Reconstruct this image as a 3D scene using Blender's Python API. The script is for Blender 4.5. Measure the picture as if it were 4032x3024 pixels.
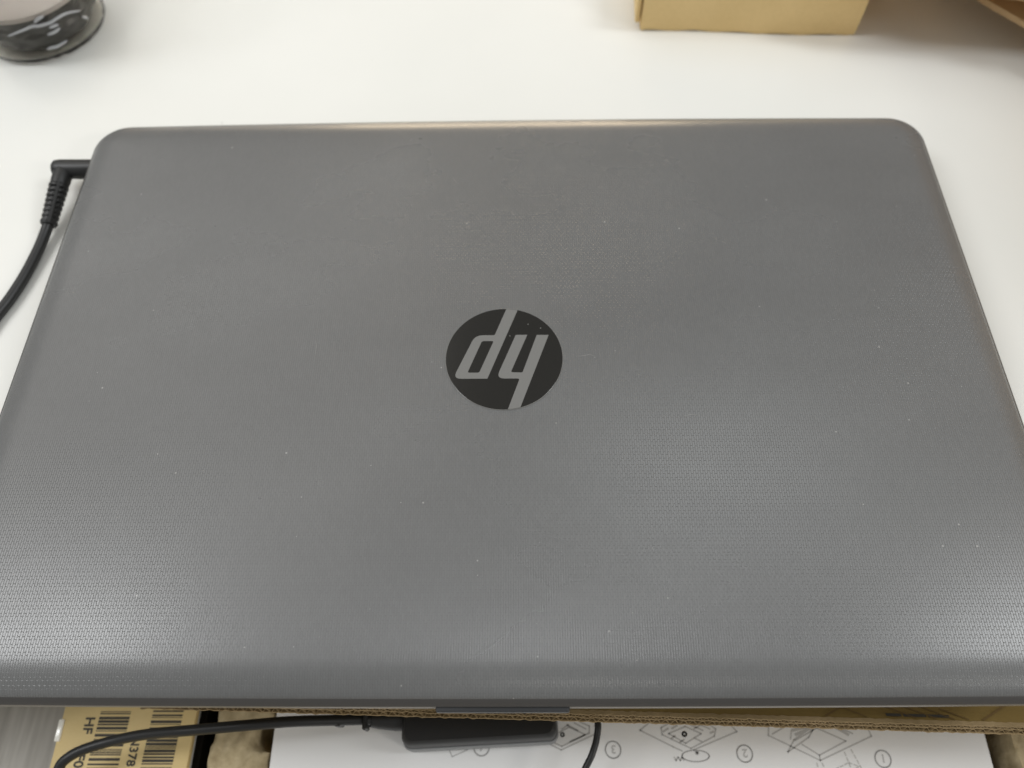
import bpy, bmesh, math, random
from mathutils import Vector, Matrix, geometry, noise
random.seed(7)
for o in list(bpy.data.objects): bpy.data.objects.remove(o)
S = bpy.context.scene
C = S.collection

# ---------------------------------------------------------------- camera
cam = bpy.data.cameras.new("camera")
cam.sensor_fit = 'HORIZONTAL'; cam.sensor_width = 36.0; cam.lens = 27.04
cam.clip_start = 0.01; cam.clip_end = 50
cam.dof.use_dof = True; cam.dof.focus_distance = 0.272; cam.dof.aperture_fstop = 8.0
co = bpy.data.objects.new("camera", cam); C.objects.link(co)
R = Vector((0.99985897, 0.00118255, -0.01675215)); U = Vector((0.00697209, 0.87826174, 0.47812939)); F = Vector((-0.01527819, 0.47817876, -0.87812963))
P = Vector((0.0075342, -0.15210694, 0.27511335))
co.matrix_world = Matrix(((R.x, U.x, -F.x, P.x), (R.y, U.y, -F.y, P.y), (R.z, U.z, -F.z, P.z), (0, 0, 0, 1)))
S.camera = co
# ---------------------------------------------------------------- light: a room with ceiling panels, plus added fills
S.view_settings.view_transform = 'Standard'; S.view_settings.look = 'None'; S.view_settings.exposure = 0.0; S.view_settings.gamma = 1.0
W = bpy.data.worlds.new("World"); S.world = W; W.use_nodes = True
W.node_tree.nodes['Background'].inputs[0].default_value = (1.0, 0.985, 0.94, 1)
W.node_tree.nodes['Background'].inputs[1].default_value = 0.36
def panel(name, loc, power, col, sx=1.2, sy=0.35, rot=(0, 0, 0)):
    l = bpy.data.lights.new(name, 'AREA'); l.shape = 'RECTANGLE'; l.size = sx; l.size_y = sy
    l.energy = power; l.color = col
    o = bpy.data.objects.new(name, l); C.objects.link(o); o.location = loc
    o.rotation_euler = [math.radians(a) for a in rot]
    return o
panel("ceiling_panel", (-1.75, 0.06, 2.0), 31, (0.97, 0.985, 1.0), 1.5, 0.6)
panel("ceiling_panel", (1.85, 0.06, 2.0), 27, (0.95, 0.98, 1.0), 1.2, 0.5)
panel("ceiling_panel", (-1.50, 1.50, 2.0), 19, (1.0, 0.955, 0.89), 2.4, 2.2)
panel("ceiling_panel", (2.20, -1.30, 1.55), 24, (1.0, 0.97, 0.91), 0.9, 0.4)  # added front-right fill below the ceiling, brightens the kraft box front
panel("ceiling_panel", (0.62, 0.66, 2.0), 3.2, (0.94, 0.98, 1.0), 0.75, 0.5)
panel("edge_glow_fill", (-0.03, 1.50, 0.28), 6.5, (1.0, 0.80, 0.55), 0.75, 0.25, (-90, 0, 0))  # added warm fill, no lamp there; gives the lid's back edge its glow

# ---------------------------------------------------------------- materials
def mat(name, col, rough=0.5, spec=0.5, **k):
    m = bpy.data.materials.new(name); m.use_nodes = True
    b = m.node_tree.nodes['Principled BSDF']
    b.inputs['Base Color'].default_value = (*col, 1); b.inputs['Roughness'].default_value = rough
    b.inputs['Specular IOR Level'].default_value = spec
    for a, v in k.items(): b.inputs[a].default_value = v
    return m, m.node_tree, b
def nd(t, typ, **k):
    n = t.nodes.new(typ)
    for a, v in k.items(): setattr(n, a, v)
    return n
def ramp(t, src, stops):
    r = nd(t, 'ShaderNodeValToRGB'); e = r.color_ramp.elements
    for i, (p, c) in enumerate(stops):
        if i < 2: e[i].position = p; e[i].color = c
        else: q = e.new(p); q.color = c
    t.links.new(src, r.inputs[0]); return r
def noise_tex(t, scale, detail=4, mapping=(1, 1, 1), rough=0.55):
    c = nd(t, 'ShaderNodeTexCoord'); mp = nd(t, 'ShaderNodeMapping'); mp.inputs['Scale'].default_value = mapping
    n = nd(t, 'ShaderNodeTexNoise'); n.inputs['Scale'].default_value = scale; n.inputs['Detail'].default_value = detail; n.inputs['Roughness'].default_value = rough
    t.links.new(c.outputs['Object'], mp.inputs[0]); t.links.new(mp.outputs[0], n.inputs['Vector'])
    return n
def bump(t, b, src, dist, strength=1.0):
    n = nd(t, 'ShaderNodeBump'); n.inputs['Distance'].default_value = dist; n.inputs['Strength'].default_value = strength
    t.links.new(src, n.inputs['Height']); t.links.new(n.outputs[0], b.inputs['Normal']); return n
def mixc(t, fac, a, b):
    m = nd(t, 'ShaderNodeMix', data_type='RGBA')
    for s, v in ((0, fac), (6, a), (7, b)):
        if hasattr(v, 'is_output'): t.links.new(v, m.inputs[s])
        elif s == 0: m.inputs[0].default_value = v
        else: m.inputs[s].default_value = (*v, 1)
    return m.outputs[2]
def mth(t, op, a, b=None):
    n = nd(t, 'ShaderNodeMath', operation=op)
    for i, v in enumerate((a, b)):
        if v is None: continue
        if hasattr(v, 'is_output'): t.links.new(v, n.inputs[i])
        else: n.inputs[i].default_value = v
    return n.outputs[0]

LID = (0.130, 0.1325, 0.1335)
def lid_material():
    m, t, b = mat("woven_grey_plastic", LID, 0.27, 0.75)
    c = nd(t, 'ShaderNodeTexCoord'); sp = nd(t, 'ShaderNodeSeparateXYZ'); t.links.new(c.outputs['Object'], sp.inputs[0])
    cb = nd(t, 'ShaderNodeCombineXYZ')
    t.links.new(mth(t, 'MULTIPLY', sp.outputs[1], 1000), cb.inputs[0]); t.links.new(mth(t, 'MULTIPLY', sp.outputs[0], 1000), cb.inputs[1])
    br = nd(t, 'ShaderNodeTexBrick'); br.offset = 0.4; br.offset_frequency = 2
    for k, v in (('Scale', 1.0), ('Mortar Size', 0.13), ('Mortar Smooth', 1.0), ('Brick Width', 2.4), ('Row Height', 0.82)): br.inputs[k].default_value = v
    br.inputs['Color1'].default_value = (1, 1, 1, 1); br.inputs['Color2'].default_value = (0.93, 0.93, 0.93, 1); br.inputs['Mortar'].default_value = (0.74, 0.74, 0.74, 1)
    t.links.new(cb.outputs[0], br.inputs['Vector'])
    # dust specks, denser along the worn right edge
    vo = nd(t, 'ShaderNodeTexVoronoi'); vo.inputs['Scale'].default_value = 260; t.links.new(c.outputs['Object'], vo.inputs['Vector'])
    wn = nd(t, 'ShaderNodeSeparateColor'); t.links.new(vo.outputs['Color'], wn.inputs[0])
    big = noise_tex(t, 14, 3)
    edge = nd(t, 'ShaderNodeMapRange'); t.links.new(sp.outputs[0], edge.inputs[0])
    for i, v in ((1, 0.14), (2, 0.185), (3, 0.0), (4, 0.30)): edge.inputs[i].default_value = v
    thr = mth(t, 'SUBTRACT', 0.84, mth(t, 'MULTIPLY', edge.outputs[0], mth(t, 'POWER', big.outputs[0], 1.0)))
    sel = mth(t, 'GREATER_THAN', wn.outputs[0], thr)
    dot = mth(t, 'LESS_THAN', vo.outputs['Distance'], mth(t, 'MULTIPLY', wn.outputs[1], 0.10))
    speck = mth(t, 'MULTIPLY', sel, dot)
    # smudges
    sm = noise_tex(t, 9, 5, (1, 1.6, 1)); smr = ramp(t, sm.outputs[0], [(0.3, (0.9, 0.9, 0.9, 1)), (0.75, (1.12, 1.12, 1.12, 1))])
    mul = nd(t, 'ShaderNodeMix', data_type='RGBA', blend_type='MULTIPLY'); mul.inputs[0].default_value = 1
    mul.inputs[6].default_value = (*LID, 1); t.links.new(br.outputs['Color'], mul.inputs[7])
    mul2 = nd(t, 'ShaderNodeMix', data_type='RGBA', blend_type='MULTIPLY'); mul2.inputs[0].default_value = 1
    t.links.new(mul.outputs[2], mul2.inputs[6]); t.links.new(smr.outputs[0], mul2.inputs[7])
    t.links.new(mixc(t, mth(t, 'MULTIPLY', speck, 0.28), mul2.outputs[2], (0.75, 0.74, 0.7)), b.inputs['Base Color'])
    rr = ramp(t, sm.outputs[0], [(0.3, (0.31, 0.31, 0.31, 1)), (0.7, (0.25, 0.25, 0.25, 1))]); t.links.new(rr.outputs[0], b.inputs['Roughness'])
    bump(t, b, mth(t, 'SUBTRACT', 1.0, br.outputs['Fac']), 0.00009, 0.5)
    return m
M = {}
M['lid'] = lid_material()
M['letter'] = mat("smooth_grey_plastic", (0.165, 0.165, 0.160), 0.42)[0]
M['rim'] = mat("dark_rim_plastic", (0.05, 0.047, 0.045), 0.38)[0]
m, t, b = mat("black_gloss_emblem", (0.012, 0.0115, 0.010), 0.16)
v = nd(t, 'ShaderNodeTexVoronoi'); v.inputs['Scale'].default_value = 420; tc = nd(t, 'ShaderNodeTexCoord'); t.links.new(tc.outputs['Object'], v.inputs['Vector'])
sc = nd(t, 'ShaderNodeSeparateColor'); t.links.new(v.outputs['Color'], sc.inputs[0])
sk = mth(t, 'MULTIPLY', mth(t, 'GREATER_THAN', sc.outputs[0], 0.93), mth(t, 'LESS_THAN', v.outputs['Distance'], 0.08))
t.links.new(mixc(t, mth(t, 'MULTIPLY', sk, .5), (0.012, 0.0115, 0.010), (0.5, 0.5, 0.48)), b.inputs['Base Color'])
M['emblem'] = m
M['base'] = mat("silver_grey_base", (0.24, 0.22, 0.19), 0.3, 0.5)[0]
M['latch'] = mat("blue_grey_latch", (0.016, 0.017, 0.019), 0.5)[0]
def table_mat():
    m, t, b = mat("white_laminate", (0.78, 0.78, 0.74), 0.28, 0.5)
    n = noise_tex(t, 6, 4); r = ramp(t, n.outputs[0], [(0.3, (0.775, 0.78, 0.745, 1)), (0.7, (0.825, 0.825, 0.79, 1))])
    v = nd(t, 'ShaderNodeTexVoronoi'); v.inputs['Scale'].default_value = 70
    c = nd(t, 'ShaderNodeTexCoord'); t.links.new(c.outputs['Object'], v.inputs['Vector'])
    s = nd(t, 'ShaderNodeSeparateColor'); t.links.new(v.outputs['Color'], s.inputs[0])
    dk = mth(t, 'MULTIPLY', mth(t, 'GREATER_THAN', s.outputs[0], 0.9), mth(t, 'LESS_THAN', v.outputs['Distance'], 0.045))
    t.links.new(mixc(t, mth(t, 'MULTIPLY', dk, 0.35), r.outputs[0], (0.35, 0.34, 0.32)), b.inputs['Base Color'])
    n2 = noise_tex(t, 900, 2); bump(t, b, n2.outputs[0], 0.00002, 0.3)
    return m
M['table'] = table_mat()
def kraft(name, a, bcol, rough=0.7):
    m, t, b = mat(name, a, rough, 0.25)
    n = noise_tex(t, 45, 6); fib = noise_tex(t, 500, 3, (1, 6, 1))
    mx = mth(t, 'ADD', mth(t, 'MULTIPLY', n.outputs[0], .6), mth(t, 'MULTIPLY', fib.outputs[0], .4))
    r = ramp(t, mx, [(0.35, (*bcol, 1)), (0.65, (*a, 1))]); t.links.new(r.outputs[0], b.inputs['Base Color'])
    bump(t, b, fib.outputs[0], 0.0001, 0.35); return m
M['kraft'] = kraft("kraft_board", (0.80, 0.60, 0.30), (0.74, 0.55, 0.265))
M['kraft_brown'] = kraft("brown_board", (0.60, 0.42, 0.23), (0.52, 0.355, 0.19))
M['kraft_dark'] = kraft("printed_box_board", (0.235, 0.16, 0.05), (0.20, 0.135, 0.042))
M['flute'] = kraft("corrugated_paper", (0.38, 0.28, 0.155), (0.25, 0.18, 0.09))
M['kraft_yellow'] = kraft("yellow_kraft_board", (0.74, 0.58, 0.29), (0.69, 0.53, 0.25), 0.55)
M['ink'] = mat("black_ink", (0.055, 0.05, 0.042), 0.6, 0.3)[0]
M['ink_brown'] = mat("brown_print", (0.16, 0.10, 0.035), 0.6, 0.3)[0]
M['ink_grey'] = mat("grey_print", (0.56, 0.555, 0.545), 0.6, 0.3)[0]
M['ink_light'] = mat("pale_grey_print", (0.62, 0.615, 0.60), 0.6, 0.3)[0]
M['paper'] = mat("white_paper", (0.9, 0.9, 0.895), 0.6, 0.3)[0]
def pulp_mat():
    m, t, b = mat("moulded_pulp", (0.5, 0.4, 0.25), 0.9, 0.1)
    n = noise_tex(t, 160, 6); r = ramp(t, n.outputs[0], [(0.3, (0.36, 0.285, 0.165, 1)), (0.68, (0.60, 0.50, 0.32, 1))])
    t.links.new(r.outputs[0], b.inputs['Base Color']); bump(t, b, n.outputs[0], 0.0012, 0.9); return m
M['pulp'] = pulp_mat()
M['gap_shade'] = mat("shaded_gap_black", (0.008, 0.007, 0.006), 0.9, 0.1)[0]  # black stands for deep shade in the box gaps, not a lining
def rubber(name, col, rough):
    m, t, b = mat(name, col, rough, 0.45); n = noise_tex(t, 700, 3); bump(t, b, n.outputs[0], 0.00006, 0.4); return m
M['rubber'] = rubber("black_rubber", (0.016, 0.0165, 0.017), 0.42)
M['adapter'] = rubber("black_adapter_plastic", (0.008, 0.008, 0.008), 0.5)
M['adapter_side'] = rubber("adapter_sheen_grey", (0.17, 0.175, 0.18), 0.4)  # adapter is black; lighter grey stands for light reflected off its front side
def wood_mat():
    m, t, b = mat("grey_wood_grain", (0.5, 0.47, 0.42), 0.5, 0.3)
    n = noise_tex(t, 30, 6, (6, 0.35, 1), 0.65); r = ramp(t, n.outputs[0], [(0.3, (0.36, 0.335, 0.30, 1)), (0.5, (0.50, 0.475, 0.43, 1)), (0.72, (0.66, 0.635, 0.585, 1))])
    t.links.new(r.outputs[0], b.inputs['Base Color']); return m
M['wood'] = wood_mat()
m, t, b = mat("clear_plastic", (0.99, 0.975, 0.945), 0.06, 0.5); b.inputs['Transmission Weight'].default_value = 1.0; b.inputs['IOR'].default_value = 1.12
n = noise_tex(t, 70, 2, (1, 1, 1.8)); bump(t, b, n.outputs[0], 0.004, 0.3); M['clear'] = m
m, t, b = mat("dark_drink", (0.06, 0.06, 0.058), 0.12, 0.5)
n = noise_tex(t, 55, 4, (1, 1, 3)); bump(t, b, n.outputs[0], 0.004, 0.6); M['drink'] = m
M['cup_highlight'] = mat('pale_highlight', (0.40, 0.41, 0.43), 0.10, 1.0)[0]  # pale colour painted for the highlights on the cup wall
M['drink_surface'] = mat("reflected_ceiling_grey", (0.42, 0.39, 0.37), 0.5)[0]  # top of the drink; grey stands for the ceiling reflected in it
m, t, b = mat("white_glint", (0.95, 0.93, 0.85), 0.15, 0.8); M['tape_glint'] = m  # opaque white stands for the glint on a clear tape strip

# ---------------------------------------------------------------- helpers
def link(name, bm, m, parent=None, smooth=True, ang=35):
    bmesh.ops.recalc_face_normals(bm, faces=bm.faces[:])
    me = bpy.data.meshes.new(name); bm.to_mesh(me); bm.free()
    if m: me.materials.append(m)
    if smooth:
        for p in me.polygons: p.use_smooth = True
        me.set_sharp_from_angle(angle=math.radians(ang))
    o = bpy.data.objects.new(name, me); C.objects.link(o)
    if parent:
        o.parent = parent
        o.matrix_parent_inverse = Matrix.Identity(4)
        off = Vector((0, 0, 0)); q = parent
        while q: off += Vector(q.location); q = q.parent
        me.transform(Matrix.Translation(-off))
    return o
def thing(name, label, cat, loc=(0, 0, 0), group=None):
    o = bpy.data.objects.new(name, None); C.objects.link(o); o.location = loc; o.empty_display_size = 0.01
    o['label'] = label; o['category'] = cat
    if group: o['group'] = group
    return o
def rrect(hx, hy, r, n=10, cx=0, cy=0):
    pts = []
    for (sx, sy, a0) in ((1, 1, 0), (-1, 1, 90), (-1, -1, 180), (1, -1, 270)):
        for k in range(n + 1):
            a = math.radians(a0 + 90 * k / n)
            pts.append((cx + sx * (hx - r) + r * math.cos(a), cy + sy * (hy - r) + r * math.sin(a)))
    return pts
def densify(pts, step):
    out = []
    for i, p in enumerate(pts):
        q = pts[(i + 1) % len(pts)]; d = math.dist(p, q); k = max(1, int(d / step))
        for j in range(k): out.append((p[0] + (q[0] - p[0]) * j / k, p[1] + (q[1] - p[1]) * j / k))
    return out
def rings(bm, rs, cap0=True, cap1=True, closed=True):
    vs = [[bm.verts.new(p) for p in r] for r in rs]
    for a, b2 in zip(vs, vs[1:]):
        n = len(a)
        for i in range(n if closed else n - 1):
            bm.faces.new((a[i], a[(i + 1) % n], b2[(i + 1) % n], b2[i]))
    if cap0: bm.faces.new(vs[0][::-1])
    if cap1: bm.faces.new(vs[-1])
    return vs
def catmull(pts, k=10):
    P2 = [Vector(p) for p in pts]; P2 = [P2[0] * 2 - P2[1]] + P2 + [P2[-1] * 2 - P2[-2]]; out = []
    for i in range(1, len(P2) - 2):
        a, b2, c, d = P2[i - 1:i + 3]
        for j in range(k):
            s = j / k
            out.append(0.5 * ((2 * b2) + (c - a) * s + (2 * a - 5 * b2 + 4 * c - d) * s * s + (3 * b2 - a - 3 * c + d) * s ** 3))
    out.append(P2[-2]); return out
def tube(bm, pts, rad, seg=16, rads=None):
    pts = [Vector(p) for p in pts]; rs = []
    nrm = None
    for i, p in enumerate(pts):
        d = (pts[min(i + 1, len(pts) - 1)] - pts[max(i - 1, 0)]).normalized()
        if nrm is None: nrm = d.orthogonal().normalized()
        nrm = (nrm - d * nrm.dot(d)).normalized(); bn = d.cross(nrm)
        r = rads[i] if rads else rad
        rs.append([p + (nrm * math.cos(2 * math.pi * k / seg) + bn * math.sin(2 * math.pi * k / seg)) * r for k in range(seg)])
    rings(bm, rs)
def box(bm, x0, x1, y0, y1, z0, z1, bev=0.0, seg=2, mtx=None):
    r = bmesh.ops.create_cube(bm, size=1.0)
    vs = r['verts']
    for v2 in vs: v2.co = Vector(((x0 + x1) / 2 + v2.co.x * (x1 - x0), (y0 + y1) / 2 + v2.co.y * (y1 - y0), (z0 + z1) / 2 + v2.co.z * (z1 - z0)))
    if bev > 0:
        es = list({e for v2 in vs for e in v2.link_edges})
        r2 = bmesh.ops.bevel(bm, geom=es, offset=bev, segments=seg, profile=0.6, affect='EDGES'); vs = list({v2 for f in r2['faces'] for v2 in f.verts} | {v2 for v2 in vs if v2.is_valid})
    if mtx:
        for v2 in vs: v2.co = mtx @ v2.co
    return vs
def lathe(bm, prof, c, seg=48, cap0=False, cap1=False):
    rings(bm, [[(c[0] + r * math.cos(2 * math.pi * k / seg), c[1] + r * math.sin(2 * math.pi * k / seg), c[2] + z) for k in range(seg)] for r, z in prof], cap0, cap1)
def ribbon(bm, pts, w, z, th=0.00006, closed=False, T=None):
    """flat printed line: a strip of width w along pts at height z"""
    P2 = [Vector((p[0], p[1])) for p in pts]
    if closed: P2.append(P2[0])
    for a, b2 in zip(P2, P2[1:]):
        d = b2 - a
        if d.length < 1e-7: continue
        d.normalize(); nn = Vector((-d.y, d.x)) * w / 2; a2 = a - d * w * .3; b3 = b2 + d * w * .3
        q = [a2 + nn, b3 + nn, b3 - nn, a2 - nn]
        f = [Vector((p.x, p.y, z)) for p in q]
        if T: f = [T @ p for p in f]
        bm.faces.new([bm.verts.new(p) for p in f])
def dashed(pts, dash, gap):
    out = []
    for a, b2 in zip(pts, pts[1:]):
        a = Vector(a); b2 = Vector(b2); L = (b2 - a).length; s = 0
        while s < L:
            e = min(L, s + dash); out.append([a.lerp(b2, s / L), a.lerp(b2, e / L)]); s += dash + gap
    return out
def rounded(poly, radii):
    out = []; n = len(poly)
    for i in range(n):
        p = Vector(poly[i]); a = Vector(poly[i - 1]); c = Vector(poly[(i + 1) % n]); r = radii[i]
        if r <= 0: out.append(tuple(p)); continue
        pa = p + (a - p).normalized() * min(r, (a - p).length * .48); pc = p + (c - p).normalized() * min(r, (c - p).length * .48)
        for k in range(6):
            s = k / 5; out.append(tuple(pa * (1 - s) ** 2 + p * 2 * s * (1 - s) + pc * s * s))
    return out
def slab_with_holes(bm, loops, z0, z1):
    tris = geometry.tessellate_polygon([[Vector((p[0], p[1], 0)) for p in l] for l in loops])
    flat = [p for l in loops for p in l]
    top = [bm.verts.new((p[0], p[1], z1)) for p in flat]; bot = [bm.verts.new((p[0], p[1], z0)) for p in flat]
    for tr in tris:
        try: bm.faces.new([top[i] for i in tr])
        except ValueError: pass
    k = 0
    for l in loops:
        n = len(l)
        for i in range(n): bm.faces.new((top[k + i], top[k + (i + 1) % n], bot[k + (i + 1) % n], bot[k + i]))
        k += n
def text_mesh(name, s, size, loc, rz, m, parent, sx=1.0):
    cu = bpy.data.curves.new(name, 'FONT'); cu.body = s; cu.size = size; cu.resolution_u = 3; cu.offset = size * 0.025
    o = bpy.data.objects.new(name, cu); C.objects.link(o)
    bpy.context.view_layer.update()
    me = bpy.data.meshes.new_from_object(o); bpy.data.objects.remove(o)
    me.name = name
    bm = bmesh.new(); bm.from_mesh(me); bpy.data.meshes.remove(me)
    T = Matrix.Translation(loc) @ Matrix.Rotation(rz, 4, 'Z') @ Matrix.Diagonal((sx, 1, 1, 1))
    bm.transform(T)
    bm.normal_update()
    return link(name, bm, m, parent, smooth=False)

# ---------------------------------------------------------------- setting: lower wooden surface, white table
bm = bmesh.new(); box(bm, -1.2, 1.2, -1.4, 0.6, -0.19, -0.165)
o = link("lower_desk", bm, M['wood'], smooth=False); o['kind'] = 'structure'
tbl = thing("table", "white laminate table the laptop stands on", "table", (0, 0.35, -0.022))
bm = bmesh.new(); box(bm, -0.95, 1.05, -0.114, 0.95, -0.022, 0.0, 0.0012, 2); link("tabletop", bm, M['table'], tbl)

# ---------------------------------------------------------------- laptop
HW, HD, YC = 0.1909, 0.12615, 0.00125
lap = thing("laptop", "closed dark grey laptop with a woven lid and round black emblem", "laptop", (0, 0, 0))
def outline(d, r=0.0150):
    pts = densify(rrect(HW - d, HD - d, max(r - d, 0.002), 12), 0.006)
    out = []
    for x, y in pts:   # long edges bow outward a little
        k = max(0.0, 1 - (x / HW) ** 2) * max(0, 1 - d / HD)
        s = max(-1, min(1, y / (HD - d)))
        y2 = y + k * (0.0018 if s > 0 else -0.0010) * abs(s) ** 3 * (1 if s > 0 else 1)
        out.append((x, y2))
    return out
def crown(x, y): return 0.0016 * max(0, 1 - (x / HW) ** 2) ** .8 * max(0, 1 - (y / HD) ** 2)
def ring_at(d, z, base=None):
    # all rings share one vertex count: scale the outer outline's parametrisation
    o0 = outline(0); res = []
    for (x, y) in o0:
        # move inward by d along the local normal of a rounded rectangle
        cx = max(-(HW - 0.0150), min(HW - 0.0150, x)); cy = max(-(HD - 0.0150), min(HD - 0.0150, y))
        v2 = Vector((x - cx, y - cy)); L = v2.length
        if d <= L * .9: q = Vector((x, y)) - v2.normalized() * d
        else:
            q0 = Vector((x, y)) - v2 * .9; s = (d - L * .9) / (HD * 0.999 - 0.0150 * .9)
            q = Vector((q0.x * (1 - s) , q0.y * (1 - s)))
        res.append((q.x, q.y + YC, z + crown(q.x, q.y)))
    return res
bm = bmesh.new()
rings(bm, [ring_at(0.0004, 0.0164), ring_at(0.0, 0.0169), ring_at(0.0007, 0.0179), ring_at(0.0014, 0.0186), ring_at(0.0021, 0.0190)], True, False)
link("lid_rim", bm, M['rim'], lap)
bm = bmesh.new()
prof = [(0.0019, 0.0184), (0.0021, 0.0191), (0.0030, 0.0198), (0.0040, 0.0204), (0.0052, 0.0209), (0.0068, 0.0215), (0.0085, 0.02195), (0.0102, 0.0223), (0.012, 0.02255), (0.014, 0.02272), (0.018, 0.0229), (0.026, 0.023)]
prof += [(d, 0.023) for d in (0.035, 0.045, 0.055, 0.065, 0.075, 0.085, 0.095, 0.105, 0.115, 0.121)]
rings(bm, [ring_at(d, z) for d, z in prof], False, True)
link("lid", bm, M['lid'], lap, ang=60)
bm = bmesh.new()
def bring(d, z): return [(p[0], p[1], z) for p in ring_at(d, 0)]
rings(bm, [bring(0.006, 0.0022), bring(0.0022, 0.0045), bring(0.0004, 0.0105), bring(-0.0002, 0.0142), bring(0.0001, 0.0152), bring(0.0006, 0.0157)])
link("base", bm, M['base'], lap)
for sx in (-1, 1):
    for sy in (-1, 1):
        bm = bmesh.new(); lathe(bm, [(0.0065, 0.0), (0.007, 0.0006), (0.007, 0.003)], (sx * 0.15, sy * 0.09, 0.0), 20, True, True)
        link("foot", bm, M['rubber'], lap)
# opening notch lip at the middle of the front edge
bm = bmesh.new(); box(bm, -0.0208, 0.0212, -0.1273, -0.1235, 0.0118, 0.0158, 0.0007, 3); link("opening_lip", bm, M['latch'], lap)
# emblem: black disc, letters standing a hair proud, each letter its own mesh
EC = (0.0002, -0.0043); ER = 0.02205; EZ = 0.02465
bm = bmesh.new()
lathe(bm, [(ER, -0.0006), (ER, -0.00004), (ER - 0.0001, 0.0)], (EC[0], EC[1], EZ), 96, True, True)
emb = link("emblem", bm, M['emblem'], lap, ang=20)
bm = bmesh.new()
lathe(bm, [(ER + 0.00002, -0.0006), (ER + 0.00002, 0.00004), (ER + 0.00022, 0.00006), (ER + 0.00045, -0.0006)], (EC[0], EC[1], EZ), 96)
link("emblem_ring", bm, M['letter'], lap)
def clip_circle(poly, rad):
    out = []
    for p in poly:
        v2 = Vector((p[0] - EC[0], p[1] - EC[1]))
        if v2.length > rad: v2 = v2.normalized() * rad
        out.append((EC[0] + v2.x, EC[1] + v2.y))
    return out
mm = 0.001
p_out = rounded([(x * mm, y * mm) for x, y in [(0.9, 18.9), (5.4, 18.6), (-6.0, -13.42), (-18.9, -13.38), (-11.0, 5.66), (-3.5, 5.66)]], [0, 0, 0, 3.2 * mm, 3.0 * mm, 0.5 * mm])
p_in = rounded([(x * mm, y * mm) for x, y in [(-8.35, 3.03), (-3.85, 3.03), (-9.1, -10.84), (-13.5, -10.81)]], [.8 * mm] * 4)
arc = []
def stem_cap(l, r, top):   # closes a stem on the circle so it runs to the emblem's edge
    a0 = math.atan2(l[1] - EC[1], l[0] - EC[0]); a1 = math.atan2(r[1] - EC[1], r[0] - EC[0])
    return [(EC[0] + (ER - .0001) * math.cos(a0 + (a1 - a0) * k / 8), EC[1] + (ER - .0001) * math.sin(a0 + (a1 - a0) * k / 8)) for k in range(9)]
p_out = stem_cap((0.9 * mm, 17.7 * mm), (5.3 * mm, 17.1 * mm), True) + p_out[2:]
h_out = rounded([(x * mm, y * mm) for x, y in [(4.58, 5.72), (9.01, 5.7), (2.7, -10.75), (7.1, -10.87), (13.0 - .35, 5.66), (17.2, 5.6), (6.4, -25.2), (1.7, -26.2), (6.05, -13.42), (-2.75, -13.4)]], [.2 * mm, 0, .9 * mm, .5 * mm, 0, 0, 0, 0, .9 * mm, 3.2 * mm])
i6 = min(range(len(h_out)), key=lambda i: math.dist(h_out[i], (6.4 * mm, -25.2 * mm))); i7 = min(range(len(h_out)), key=lambda i: math.dist(h_out[i], (1.7 * mm, -26.2 * mm)))
h_out = h_out[:i6] + stem_cap((6.3 * mm, -25.5 * mm), (1.7 * mm, -26.3 * mm), False) + h_out[i7 + 1:]
for loops in ([p_out, p_in], [h_out]):
    bm = bmesh.new(); slab_with_holes(bm, loops, EZ - 0.0003, EZ + 0.00007)
    o = link("letter", bm, M['letter'], emb, smooth=False)

# hairline scratches on the lid
M['scratch'] = mat("pale_scratch", (0.22, 0.22, 0.215), 0.6)[0]
for pts in [[(-0.0228, 0.0877), (-0.0221, 0.0861), (-0.0212, 0.0847), (-0.0201, 0.0837)], [(-0.0724, 0.0042), (-0.0718, 0.001), (-0.0718, -0.0028)], [(0.0274, -0.004), (0.0304, -0.0037), (0.0326, -0.0032), (0.0343, -0.0039)], [(0.0651, -0.0294), (0.0679, -0.0286), (0.0702, -0.0288)]]:
    bm = bmesh.new(); prev = None
    for i, (x, y) in enumerate(pts):
        a = pts[max(0, i - 1)]; b2 = pts[min(len(pts) - 1, i + 1)]; d = Vector((b2[0] - a[0], b2[1] - a[1])).normalized()
        w = 0.00014 * (1 if 0 < i < len(pts) - 1 else 0.3); nn = Vector((-d.y, d.x)) * w; zz = 0.02308 + crown(x, y - YC)
        cur = (bm.verts.new((x + nn.x, y + nn.y, zz)), bm.verts.new((x - nn.x, y - nn.y, zz)))
        if prev: bm.faces.new((prev[0], cur[0], cur[1], prev[1]))
        prev = cur
    link("scratch", bm, M['scratch'], lap, smooth=False)

# ---------------------------------------------------------------- power lead plugged into the laptop's left side
pl = thing("power_lead", "black power lead with a right-angle plug in the laptop's left side", "cable", (-0.2085, 0.108, 0.0))
bm = bmesh.new()
z = 0.0105
tube(bm, [(-0.2118, 0.1082, z), (-0.2114, 0.1082, z), (-0.2105, 0.1082, z), (-0.2085, 0.10815, z), (-0.200, 0.108, z), (-0.1895, 0.108, z)], 0, 24, [0.0022, 0.0034, 0.0042, 0.0045, 0.0045, 0.0044])
tube(bm, [(-0.2066, 0.1085, z), (-0.2067, 0.105, z - .0001), (-0.2068, 0.1012, z - .0004), (-0.2070, 0.0985, z - .0008)], 0, 20, [0.0040, 0.0042, 0.0041, 0.0038])
link("plug", bm, M['rubber'], pl)
A = Vector((-0.2070, 0.0992, z - .0007)); B = Vector((-0.2088, 0.0795, 0.0052)); d = (B - A)
bm = bmesh.new(); tube(bm, [A, A + d * .5, B], 0.0030, 16)
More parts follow.
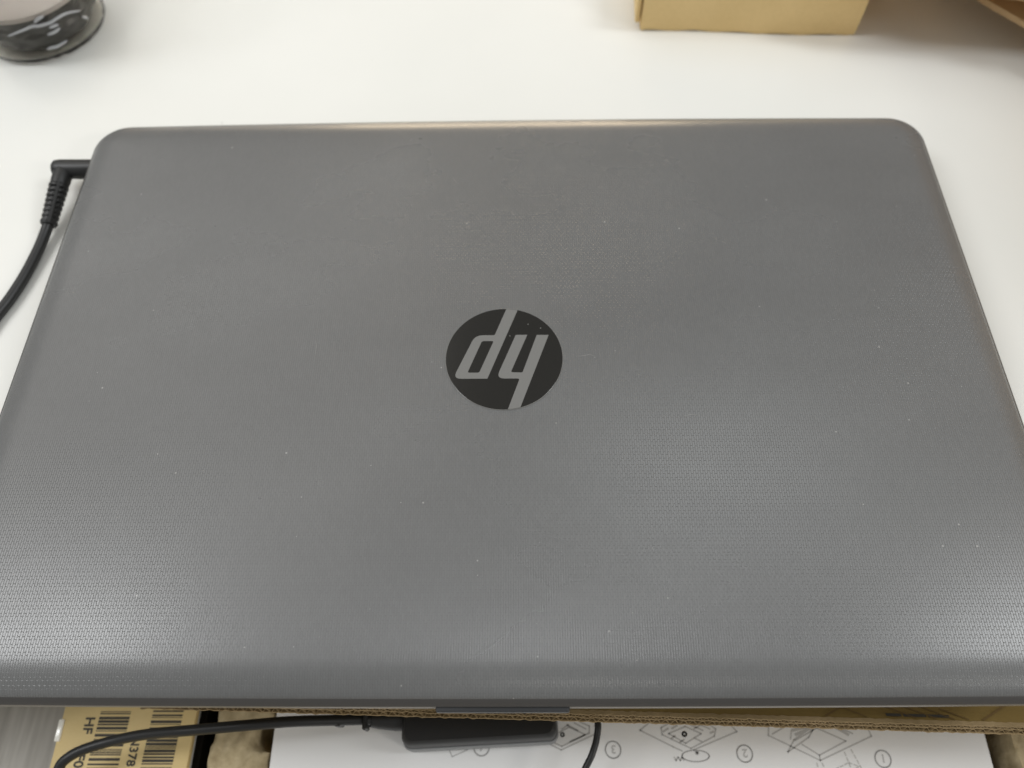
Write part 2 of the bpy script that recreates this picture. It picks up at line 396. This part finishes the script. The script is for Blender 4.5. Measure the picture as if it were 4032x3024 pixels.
for k in range(8):
    s = 0.03 + k * 0.125; r = 0.0042 - 0.0008 * s
    tube(bm, [A + d * (s), A + d * (s + .012), A + d * (s + .066), A + d * (s + .078)], 0, 20, [r * .86, r, r, r * .86])
sd = d.cross(Vector((0, 0, 1))).normalized()
for q in (-1, 1):
    tube(bm, [A + sd * q * .0027, B + sd * q * .0021 ], 0.0013, 8)
up = sd.cross(d).normalized(); up = up if up.z > 0 else -up
tube(bm, [A + up * .0026 - sd * .0018, B + up * .0022 - sd * .0018], 0.0011, 8)
tube(bm, [B - d * .04, B + d * .02], 0, 20, [0.0037, 0.0033])
link("strain_relief", bm, M['rubber'], pl)
bm = bmesh.new()
tube(bm, catmull([B - d * .1, (-0.2097, 0.0752, 0.0042), (-0.2108, 0.0660, 0.0032), (-0.2128, 0.0530, 0.0027), (-0.2155, 0.0410, 0.0026), (-0.2185, 0.0322, 0.0026), (-0.2240, 0.0170, 0.0026), (-0.240, -0.015, 0.0026), (-0.285, -0.060, 0.0026), (-0.35, -0.075, 0.0026)], 8), 0.00235, 16)
link("cord", bm, M['rubber'], pl)

# ---------------------------------------------------------------- clear cup with a dark drink
cx, cy = -0.2558, 0.2262
cup = thing("cup", "clear plastic cup with a dark drink at the back left of the table", "cup", (cx, cy, 0.0003))
bm = bmesh.new()
lathe(bm, [(0.024, 0.0006), (0.0300, 0.0003), (0.0322, 0.0010), (0.0334, 0.0030), (0.0340, 0.0070), (0.0350, 0.03), (0.0362, 0.06), (0.0372, 0.085), (0.0370, 0.0857), (0.0366, 0.085), (0.0357, 0.06), (0.0344, 0.03), (0.0334, 0.0075), (0.0326, 0.0040), (0.0308, 0.0024), (0.028, 0.0020)], (cx, cy, 0), 64, True, True)
link("cup_wall", bm, M['clear'], cup)
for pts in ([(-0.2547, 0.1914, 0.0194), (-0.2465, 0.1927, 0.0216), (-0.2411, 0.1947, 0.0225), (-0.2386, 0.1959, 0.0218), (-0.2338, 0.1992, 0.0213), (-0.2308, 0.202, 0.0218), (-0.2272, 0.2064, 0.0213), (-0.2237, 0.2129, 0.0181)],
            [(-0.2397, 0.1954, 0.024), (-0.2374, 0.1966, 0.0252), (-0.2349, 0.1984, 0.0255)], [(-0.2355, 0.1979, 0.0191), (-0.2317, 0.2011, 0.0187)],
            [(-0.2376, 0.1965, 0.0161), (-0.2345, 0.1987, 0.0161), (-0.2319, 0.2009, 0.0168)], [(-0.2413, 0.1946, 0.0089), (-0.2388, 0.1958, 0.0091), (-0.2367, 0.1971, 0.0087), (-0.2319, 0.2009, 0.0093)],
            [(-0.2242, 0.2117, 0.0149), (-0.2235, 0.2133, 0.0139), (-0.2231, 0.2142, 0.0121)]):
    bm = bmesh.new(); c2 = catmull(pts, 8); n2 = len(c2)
    tube(bm, c2, 0, 12, [0.0002 + 0.0006 * math.sin(math.pi * i / (n2 - 1)) ** .4 for i in range(n2)]); link("cup_highlight", bm, M['cup_highlight'], cup, ang=180)  # thin tubes laid along the cup's highlight streaks, not moulded parts
dr = thing("drink", "dark drink filling the bottom of the clear cup", "drink", (cx, cy, 0.0055))
bm = bmesh.new(); rs = []
for k in range(41):
    z = 0.0030 + 0.0210 * k / 40
    rb = 0.0325 - 0.0055 * max(0, 1 - k / 15) ** 2.0
    r_ = []
    for q in range(180):
        a2 = 2 * math.pi * q / 180
        w = noise.noise((math.cos(a2) * 2.6, math.sin(a2) * 2.6, z * 190)) + 0.5 * noise.noise((math.cos(a2) * 6, math.sin(a2) * 6, z * 420))
        r2 = rb - 0.0022 + 0.0026 * min(0.6, max(-0.8, w)) * math.sin(math.pi * k / 40) ** .5
        r_.append((cx + r2 * math.cos(a2), cy + r2 * math.sin(a2), z))
    rs.append(r_)
rings(bm, rs)
link("liquid", bm, M['drink'], dr)
bm = bmesh.new(); lathe(bm, [(0.0334, 0.0247), (0.0336, 0.0272), (0.0325, 0.0272), (0.031, 0.0243), (0.0, 0.0243)], (cx, cy, 0), 64)
bmesh.ops.remove_doubles(bm, verts=bm.verts[:], dist=1e-6)
link("drink_surface", bm, M['drink_surface'], dr)

# ---------------------------------------------------------------- small kraft box behind the laptop
sb = thing("kraft_box", "small tan kraft box standing behind the laptop", "box", (0.1275, 0.25, 0.0))
a = Vector((0.0705, 0.2141, 0)); bq = Vector((0.1852, 0.2077, 0)); ux = (bq - a).normalized(); uy = Vector((-ux.y, ux.x, 0)); L = (bq - a).length
T = Matrix(((ux.x, uy.x, 0, a.x), (ux.y, uy.y, 0, a.y), (0, 0, 1, 0), (0, 0, 0, 1)))
hgt = 0.026
bm = bmesh.new()
# front panel bows a little along its foot
n = 24; rs = []
for zz, off in ((0.0005, 0.0006), (0.003, 0.0), (0.014, -0.0004), (hgt, 0.0)):
    rs.append([T @ Vector((0.0012 + (L - 0.0012) * i / n, off + 0.0006 * math.sin(i / n * 7), zz + (0.0005 * math.sin(i * 1.3) if zz < .001 else 0))) for i in range(n + 1)] +
              [T @ Vector((0.0012 + (L - 0.0012) * (n - i) / n, 0.0016 + off, zz)) for i in range(n + 1)])
rings(bm, rs); link("front_panel", bm, M['kraft'], sb)
bm = bmesh.new()
box(bm, -0.0022, 0.0003, 0.0018, 0.075, 0.004, hgt, 0.0008, 2, T); link("side_flap", bm, M['kraft'], sb)
bm = bmesh.new(); box(bm, 0.0008, L - 0.0004, 0.0022, 0.078, 0.0008, hgt - 0.001, 0.0008, 2, T); link("box_body", bm, M['kraft'], sb)

# ---------------------------------------------------------------- large open carton at the back right with its flap over the table
cb_ = thing("open_carton", "large brown carton at the back right, one flap hanging out over the table", "carton", (0.55, 0.24, 0.0))
for top in ([(0.2452, 0.2085, 0.02), (0.2572, 0.1935, 0.02), (0.290, 0.152, 0.019), (0.344, 0.16, 0.03), (0.344, 0.345, 0.03), (0.236, 0.345, 0.022), (0.236, 0.222, 0.02)],
            [(0.1650, 0.2040, 0.0365), (0.1875, 0.1965, 0.0365), (0.2480, 0.1890, 0.0365), (0.2660, 0.1800, 0.0365), (0.344, 0.175, 0.050), (0.344, 0.45, 0.070), (0.1650, 0.45, 0.055)]):  # second slab: added out of view to shade the table at the back right
    bm = bmesh.new()
    rings(bm, [[(x, y, zz - .0030) for x, y, zz in top], [(x, y, zz) for x, y, zz in top]])
    bmesh.ops.bevel(bm, geom=bm.edges[:], offset=0.0005, segments=2, affect='EDGES')
    link("flap", bm, M['kraft_brown'], cb_, ang=30)
for nm, b4 in (("side_wall", (0.3455, 0.350, -0.12, 0.60, 0.0004, 0.135)), ("side_wall", (0.745, 0.7495, -0.12, 0.60, 0.0004, 0.135)), ("front_wall", (0.3505, 0.7445, -0.12, -0.1155, 0.0004, 0.135)), ("back_wall", (0.3505, 0.7445, 0.5955, 0.60, 0.0004, 0.135)), ("bottom", (0.3505, 0.7445, -0.115, 0.595, 0.0004, 0.004))):  # unseen walls, extended forward to darken the lid's right edge
    bm = bmesh.new(); box(bm, *b4); link(nm, bm, M['kraft_brown'], cb_, smooth=False)

# ---------------------------------------------------------------- opened packing box in front of the table
pk = thing("packing_box", "opened brown packing box with a printed corrugated flap below the laptop's front edge", "box", (0.05, -0.2, -0.165))
e0 = Vector((-0.130, -0.1206, -0.016)); e1 = Vector((0.250, -0.1310, -0.016))
ex = (e1 - e0).normalized(); sl = math.radians(36)
hb = Vector((-ex.y, ex.x, 0)); ey = hb * math.cos(sl) + Vector((0, 0, -1)) * math.sin(sl); ez = ex.cross(ey); ez = ez if ez.z > 0 else -ez
FT = Matrix(((ex.x, ey.x, ez.x, e0.x), (ex.y, ey.y, ez.y, e0.y), (ex.z, ey.z, ez.z, e0.z), (0, 0, 0, 1)))   # local: x along the cut edge, y down the flap, z out of its face
LF = (e1 - e0).length; TH = 0.0038
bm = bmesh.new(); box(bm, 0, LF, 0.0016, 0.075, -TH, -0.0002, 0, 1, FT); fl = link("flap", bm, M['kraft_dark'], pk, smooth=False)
# the cut edge: three liners and two rows of flutes
bm = bmesh.new()
def wavy(z0, z1, amp, pitch, ph, th=0.00028):
    n = int(LF / pitch * 8); A2 = []; 
    for i in range(n + 1):
        xx = LF * i / n; w = math.sin(2 * math.pi * xx / pitch + ph + 0.6 * noise.noise((xx * 90, z0 * 900, 0)))
        zc = (z0 + z1) / 2 + (z1 - z0) / 2 * .93 * w; jit = 0.0004 * noise.noise((xx * 700, z0 * 3000, 3))
        A2.append((xx, jit, zc))
    v0 = [[bm.verts.new(FT @ Vector((p[0], p[1] + dy, p[2] + dz))) for p in A2] for dy, dz in ((0.0, th / 2), (0.0016, th / 2), (0.0016, -th / 2), (0.0, -th / 2))]
    for a2, b2 in ((0, 1), (2, 3), (3, 0)):
        for i in range(n): bm.faces.new((v0[a2][i], v0[a2][i + 1], v0[b2][i + 1], v0[b2][i]))
wavy(-TH + .0003, -0.0017, 0, 0.0032, 0); wavy(-0.0014, -0.0003, 0, 0.0023, 1)
for zc in (-TH + .0002, -0.00155, -0.0002):
    n = 500; A2 = []
    for i in range(n + 1):
        xx = LF * i / n; j = 0.0005 * noise.noise((xx * 500, zc * 5000, 1)); A2.append((xx, j, zc + 0.00025 * noise.noise((xx * 300, zc * 999, 7))))
    v0 = [[bm.verts.new(FT @ Vector((p[0], p[1] + dy, p[2] + dz))) for p in A2] for dy, dz in ((0.0, .0002), (0.0018, .0002), (0.0018, -.0002), (0.0, -.0002))]
    for a2, b2 in ((0, 1), (2, 3), (3, 0)):
        for i in range(n): bm.faces.new((v0[a2][i], v0[a2][i + 1], v0[b2][i + 1], v0[b2][i]))
o = link("corrugated_edge", bm, M['flute'], pk, smooth=False); o['kind'] = 'stuff'
# print on the flap's face: slanted lines
bm = bmesh.new()
for xx in (0.252, 0.306, 0.364): ribbon(bm, [(xx - .010, 0.0024), (xx + .014, 0.017)], 0.0007, 0.0001, T=FT)
for xx, l in ((0.248, .008), (0.262, .011), (0.268, .012), (0.276, .010), (0.283, .008), (0.318, .008), (0.324, .012), (0.330, .010), (0.338, .006), (0.346, .012), (0.352, .008)):
    ribbon(bm, [(xx + l, 0.0024), (xx, 0.0024 + l * .55)], 0.0005, 0.0001, T=FT)
link("printed_lines", bm, M['ink_brown'], fl, smooth=False)
bm = bmesh.new()
for x0, x1 in ((0.2635, .268), (.2695, .2765), (.278, .2845)):
    ribbon(bm, [(x0, 0.0035), (x1, 0.0035)], 0.0012, 0.0001, T=FT)
link("printed_words", bm, M['ink'], fl, smooth=False)
for nm, b4, mk in (("bottom", (-0.1335, 0.262, -0.36, -0.062, -0.1648, -0.161), 'gap_shade'), ("side_wall", (-0.1377, -0.1345, -0.36, -0.062, -0.1648, -0.0945), 'gap_shade'), ("side_wall", (0.2625, 0.266, -0.36, -0.062, -0.1648, -0.06), 'kraft_brown'), ("back_wall", (-0.1335, 0.262, -0.0615, -0.057, -0.1648, -0.066), 'kraft_brown'), ("front_wall", (-0.1335, 0.262, -0.364, -0.3603, -0.1648, -0.06), 'kraft_brown')):
    bm = bmesh.new(); box(bm, *b4); link(nm, bm, M[mk], pk, smooth=False)
# moulded pulp trays
def pulp_tray(label, x0, x1, hole=None, side=1):
    bm = bmesh.new(); nx, ny = 46, 120; g = []
    y0, y1 = -0.3, -0.07
    for j in range(ny + 1):
        row = []
        for i in range(nx + 1):
            xx = x0 + (x1 - x0) * i / nx; yy = y0 + (y1 - y0) * j / ny
            wob = 0.0022 * noise.noise((yy * 60, x0 * 10, 2))
            dl = (xx - x0 - wob) if side > 0 else (x1 - xx + wob)      # distance from the outer steep side
            h = 0.076 * min(1, max(0, dl / 0.0028)) ** .4
            dr_ = dl - 0.022 + 0.004 * noise.noise((yy * 45, 5, x0))
            if dr_ > 0: h -= min(0.011, dr_ * 1.3)
            if hole:
                q = math.hypot(xx - hole[0], yy - hole[1])
                if q < hole[2] * 1.5: h -= 0.03 * max(0, min(1, (hole[2] * 1.5 - q) / (hole[2] * .6)))
            h += 0.0012 * noise.noise((xx * 170, yy * 170, 0)) + 0.0007 * noise.noise((xx * 420, yy * 420, 4)) - 0.0012 * abs(noise.noise((xx * 240, yy * 60, 9)))
            row.append(bm.verts.new((xx, yy, -0.1608 + max(0, h))))
        g.append(row)
    for j in range(ny):
        for i in range(nx): bm.faces.new((g[j][i], g[j][i + 1], g[j + 1][i + 1], g[j + 1][i]))
    o = link("pulp_tray", bm, M['pulp'], ang=80); o['label'] = label; o['category'] = "packing tray"; o['group'] = "moulded pulp trays in the packing box"
pulp_tray("beige moulded pulp tray with a dark hole at the left end of the white sheet", -0.1295, -0.075, (-0.1045, -0.1265, 0.0042), 1)
pulp_tray("beige moulded pulp tray past the right end of the white sheet", 0.2092, 0.258, None, 1)

# ---------------------------------------------------------------- instruction sheet on top of the packing
sh = thing("instruction_sheet", "white instruction sheet with grey line drawings and circled numbers", "paper sheet", (0.05, -0.2, -0.0905))
bm = bmesh.new(); rs = []
X0, X1 = -0.1022, 0.2041
for i in range(41):
    xx = X0 + (X1 - X0) * i / 40; zz = -0.0902
    rs.append([(xx, -0.075, zz), (xx, -0.34, zz), (xx, -0.34, zz + .0003), (xx, -0.075, zz + .0003)])
rings(bm, rs); paper = link("sheet", bm, M['paper'], sh, smooth=False)
PZ = -0.08985
def poly_mesh(name, lines, w, m, dz=0.0):
    bm = bmesh.new()
    for l in lines: ribbon(bm, l, w, PZ + dz)
    return link(name, bm, m, paper, smooth=False)
def circ(cx, cy, r, n=28, ry=None): return [(cx + r * math.cos(2 * math.pi * k / n), cy + (ry or r) * math.sin(2 * math.pi * k / n)) for k in range(n + 1)]
def diamond(l, b2, r, t2): return [l, b2, r, t2, l]
# drawing beside number 1: an open box
poly_mesh("printed_drawing", [[(.1128, -.1212), (.1118, -.1265), (.1322, -.1362), (.1558, -.1268), (.1545, -.1225)], [(.1135, -.1260), (.1200, -.1228), (.1235, -.1212)],
  [(.1255, -.1300), (.1322, -.1342), (.1445, -.1287), (.1330, -.1236), (.1228, -.1285)], [(.1322, -.1342), (.1322, -.1362)],
  [(.1328, -.1222), (.1225, -.1282), (.1190, -.1330), (.1290, -.1272), (.1328, -.1222)], [(.1400, -.1222), (.1480, -.1258)], [(.1220, -.1245), (.1210, -.1280)]], 0.0006, M['ink_grey'])
poly_mesh("printed_drawing", [[(.1225, -.1245), (.1300, -.1228)], [(.1235, -.1262), (.1305, -.1236)], [(.1400, -.1226), (.1460, -.1262)]], 0.0012, M['ink_grey'], 2e-5)
dl = []
for a2 in ([(.1305, -.1372), (.1312, -.1420)], [(.1328, -.1372), (.1340, -.1420)], [(.1430, -.1330), (.1452, -.1420)], [(.1460, -.1320), (.1500, -.1420)], [(.1340, -.1412), (.1440, -.1370), (.1480, -.1385), (.1430, -.1412)]): dl += dashed(a2, .0014, .0008)
poly_mesh("printed_drawing", dl, 0.0006, M['ink_light'])
# drawing beside number 2: the packed contents with a magnified oval
poly_mesh("printed_drawing", [[(.0610, -.1215), (.0568, -.1245), (.0705, -.1310), (.0742, -.1326)], [(.0790, -.1322), (.0985, -.1250), (.0960, -.1222)],
  [(.0662, -.1262), (.0780, -.1316), (.0886, -.1268)], [(.0662, -.1262), (.0660, -.1235), (.0700, -.1215)], [(.0886, -.1268), (.0895, -.1240), (.0860, -.1215)],
  [(.0690, -.1258), (.0760, -.1296), (.0830, -.1258), (.0765, -.1230), (.0690, -.1258)], [(.0700, -.1277), (.0718, -.1266)], [(.0735, -.1292), (.0755, -.1281)], [(.0830, -.1290), (.0800, -.1276)],
  [(.0785, -.1222), (.0840, -.1246)], [(.0815, -.1216), (.0870, -.1240)], [(.0800, -.1240), (.0835, -.1222)]], 0.0006, M['ink_grey'])
poly_mesh("printed_drawing", [circ(.0758, -.1260, .0008), [(.0668, -.1250), (.0690, -.1238)], [(.0870, -.1256), (.0884, -.1250)], [(.0706, -.1238), (.0730, -.1226)]], 0.0008, M['ink_grey'], 2e-5)
poly_mesh("printed_drawing", [circ(.0797, -.1345, .0058, 30, .0022)], 0.0005, M['ink_grey'])
poly_mesh("printed_mark", [[(.0798, -.1328), (.0810, -.1336)], [(.0798, -.1336), (.0810, -.1328)], [(.0804, -.1325), (.0804, -.1340)]], 0.0007, M['ink_grey'], 2e-5)
poly_mesh("printed_mark", [[(.0705, -.1350), (.0712, -.1362), (.0722, -.1350), (.0730, -.1362), (.0738, -.1350), (.0745, -.1362)]], 0.0007, M['ink_light'])
# drawing beside number 3
poly_mesh("printed_drawing", [[(.0150, -.1288), (.0225, -.1322), (.0392, -.1252), (.0372, -.1228)], [(.0190, -.1292), (.0228, -.1308), (.0348, -.1256), (.0350, -.1228), (.0310, -.1212)], [(.0200, -.1262), (.0262, -.1232), (.0330, -.1262), (.0262, -.1290)],
  [(.0252, -.1222), (.0300, -.1246)], [(.0285, -.1216), (.0335, -.1240)], [(.0230, -.1240), (.0260, -.1222)], circ(.0232, -.1262, .0007)], 0.0006, M['ink_grey'])
poly_mesh("printed_drawing", [[(-.0265, -.1305), (-.0242, -.1348), (-.0178, -.1322), (-.0170, -.1300)]], 0.0005, M['ink_grey'])
for cxn, cyn, s in ((.1587, -.1356, "1"), (.1006, -.1336, "2"), (.0447, -.1321, "3"), (-.0117, -.1312, "4")):
    poly_mesh("printed_circle", [circ(cxn, cyn, .0033)], 0.00055, M['ink_grey'])
    text_mesh("printed_number", s, 0.0046, (cxn + .0013, cyn + .0017, PZ), math.pi, M['ink_grey'], paper)

# ---------------------------------------------------------------- the packing box's left flap, folded out, printed with barcodes
bm = bmesh.new(); box(bm, -0.1972, -0.1378, -0.33, -0.085, -0.0936, -0.090, 0.0007, 2); yc = link("side_flap", bm, M['kraft_yellow'], pk)
yc['label'] = "pale yellow side flap printed with two barcodes"
CZ = -0.08985
def bars(x0, x1, ya, yb, seed, dx):
    rr = random.Random(seed); bm = bmesh.new(); y = ya
    while y > yb:
        w = rr.choice((.0003, .0003, .0005, .0007, .0011)); 
        f = -(ya - y) * 0.02
        vv = [(x0 + f, y, CZ), (x1 + f, y, CZ), (x1 + f, y - w, CZ), (x0 + f, y - w, CZ)]
        bm.faces.new([bm.verts.new(p) for p in vv]); y -= w + rr.choice((.0003, .0004, .0006, .0010))
    return link("printed_barcode", bm, M['ink'], yc, smooth=False)
bars(-0.1805, -0.1670, -0.1168, -0.150, 3, 0.012); bars(-0.1572, -0.1437, -0.1164, -0.150, 11, 0.012)
text_mesh("printed_code", "HF", 0.0058, (-0.1863, -0.1190, CZ), -math.pi / 2, M['ink'], yc)
text_mesh("printed_code", "1F0C", 0.0058, (-0.1868, -0.1308, CZ), -math.pi / 2, M['ink'], yc)
text_mesh("printed_code", "N378", 0.0052, (-0.1640, -0.1268, CZ), -math.pi / 2, M['ink'], yc)
bm = bmesh.new(); box(bm, -0.1980, -0.1955, -0.1290, -0.1200, -0.0935, -0.0893, 0.0006, 2); link("tape_glint", bm, M['tape_glint'], yc)

# ---------------------------------------------------------------- power adapter lying on the sheet
ad = thing("power_adapter", "black power adapter brick lying on the white instruction sheet", "power adapter", (-0.011, -0.1, -0.0898))
rot = Matrix.Translation((-0.0113, -0.1298, 0)) @ Matrix.Rotation(math.radians(2.9), 4, 'Z')
def arings(lst): 
    return [[rot @ Vector((px, py, zz)) for px, py in rrect(0.0305 + g, 0.032 + g, 0.0035, 6, 0, 0.032)] for g, zz in lst]
bm = bmesh.new(); rings(bm, arings([(0.0014, -0.0895), (0.0020, -0.088), (0.0020, -0.0775), (0.0016, -0.0755)])); link("lower_shell", bm, M['adapter_side'], ad)
bm = bmesh.new(); rings(bm, arings([(0.0012, -0.0755), (0.0010, -0.066), (0.0004, -0.0632), (-0.0006, -0.062)])); link("upper_shell", bm, M['adapter'], ad)
bm = bmesh.new()
tube(bm, [(-0.041, -0.1215, -0.070), (-0.046, -0.1218, -0.069), (-0.053, -0.1222, -0.067), (-0.056, -0.1222, -0.066)], 0, 18, [0.0048, 0.0046, 0.0036, 0.003]); link("cord_plug", bm, M['rubber'], ad)
bm = bmesh.new()
box(bm, -0.0585, -0.0568, -0.1265, -0.1185, -0.070, -0.061, .0006, 1); box(bm, -0.0700, -0.0668, -0.1252, -0.1190, -0.068, -0.060, .0006, 1); link("cable_tie", bm, M['rubber'], ad)
bm = bmesh.new()
tube(bm, catmull([(-0.054, -0.1222, -0.066), (-0.0665, -0.1228, -0.062), (-0.0860, -0.1240, -0.055), (-0.1050, -0.1257, -0.053), (-0.1260, -0.1270, -0.057), (-0.1460, -0.1279, -0.064), (-0.1620, -0.1300, -0.069), (-0.1745, -0.1332, -0.071), (-0.1810, -0.1366, -0.072), (-0.1835, -0.1400, -0.073), (-0.1835, -0.146, -0.074), (-0.178, -0.170, -0.08), (-0.15, -0.20, -0.086), (-0.12, -0.23, -0.083)], 8), 0.0021, 16)
link("cord", bm, M['rubber'], ad)
bm = bmesh.new()
tube(bm, catmull([(0.021, -0.112, -0.078), (0.033, -0.115, -0.074), (0.0368, -0.1222, -0.070), (0.0364, -0.1283, -0.070), (0.0345, -0.1340, -0.070), (0.0320, -0.1386, -0.071), (0.0270, -0.146, -0.073), (0.01, -0.165, -0.08), (-0.04, -0.19, -0.086), (-0.08, -0.25, -0.086)], 8), 0.0014, 12)
link("thin_cord", bm, M['rubber'], ad)
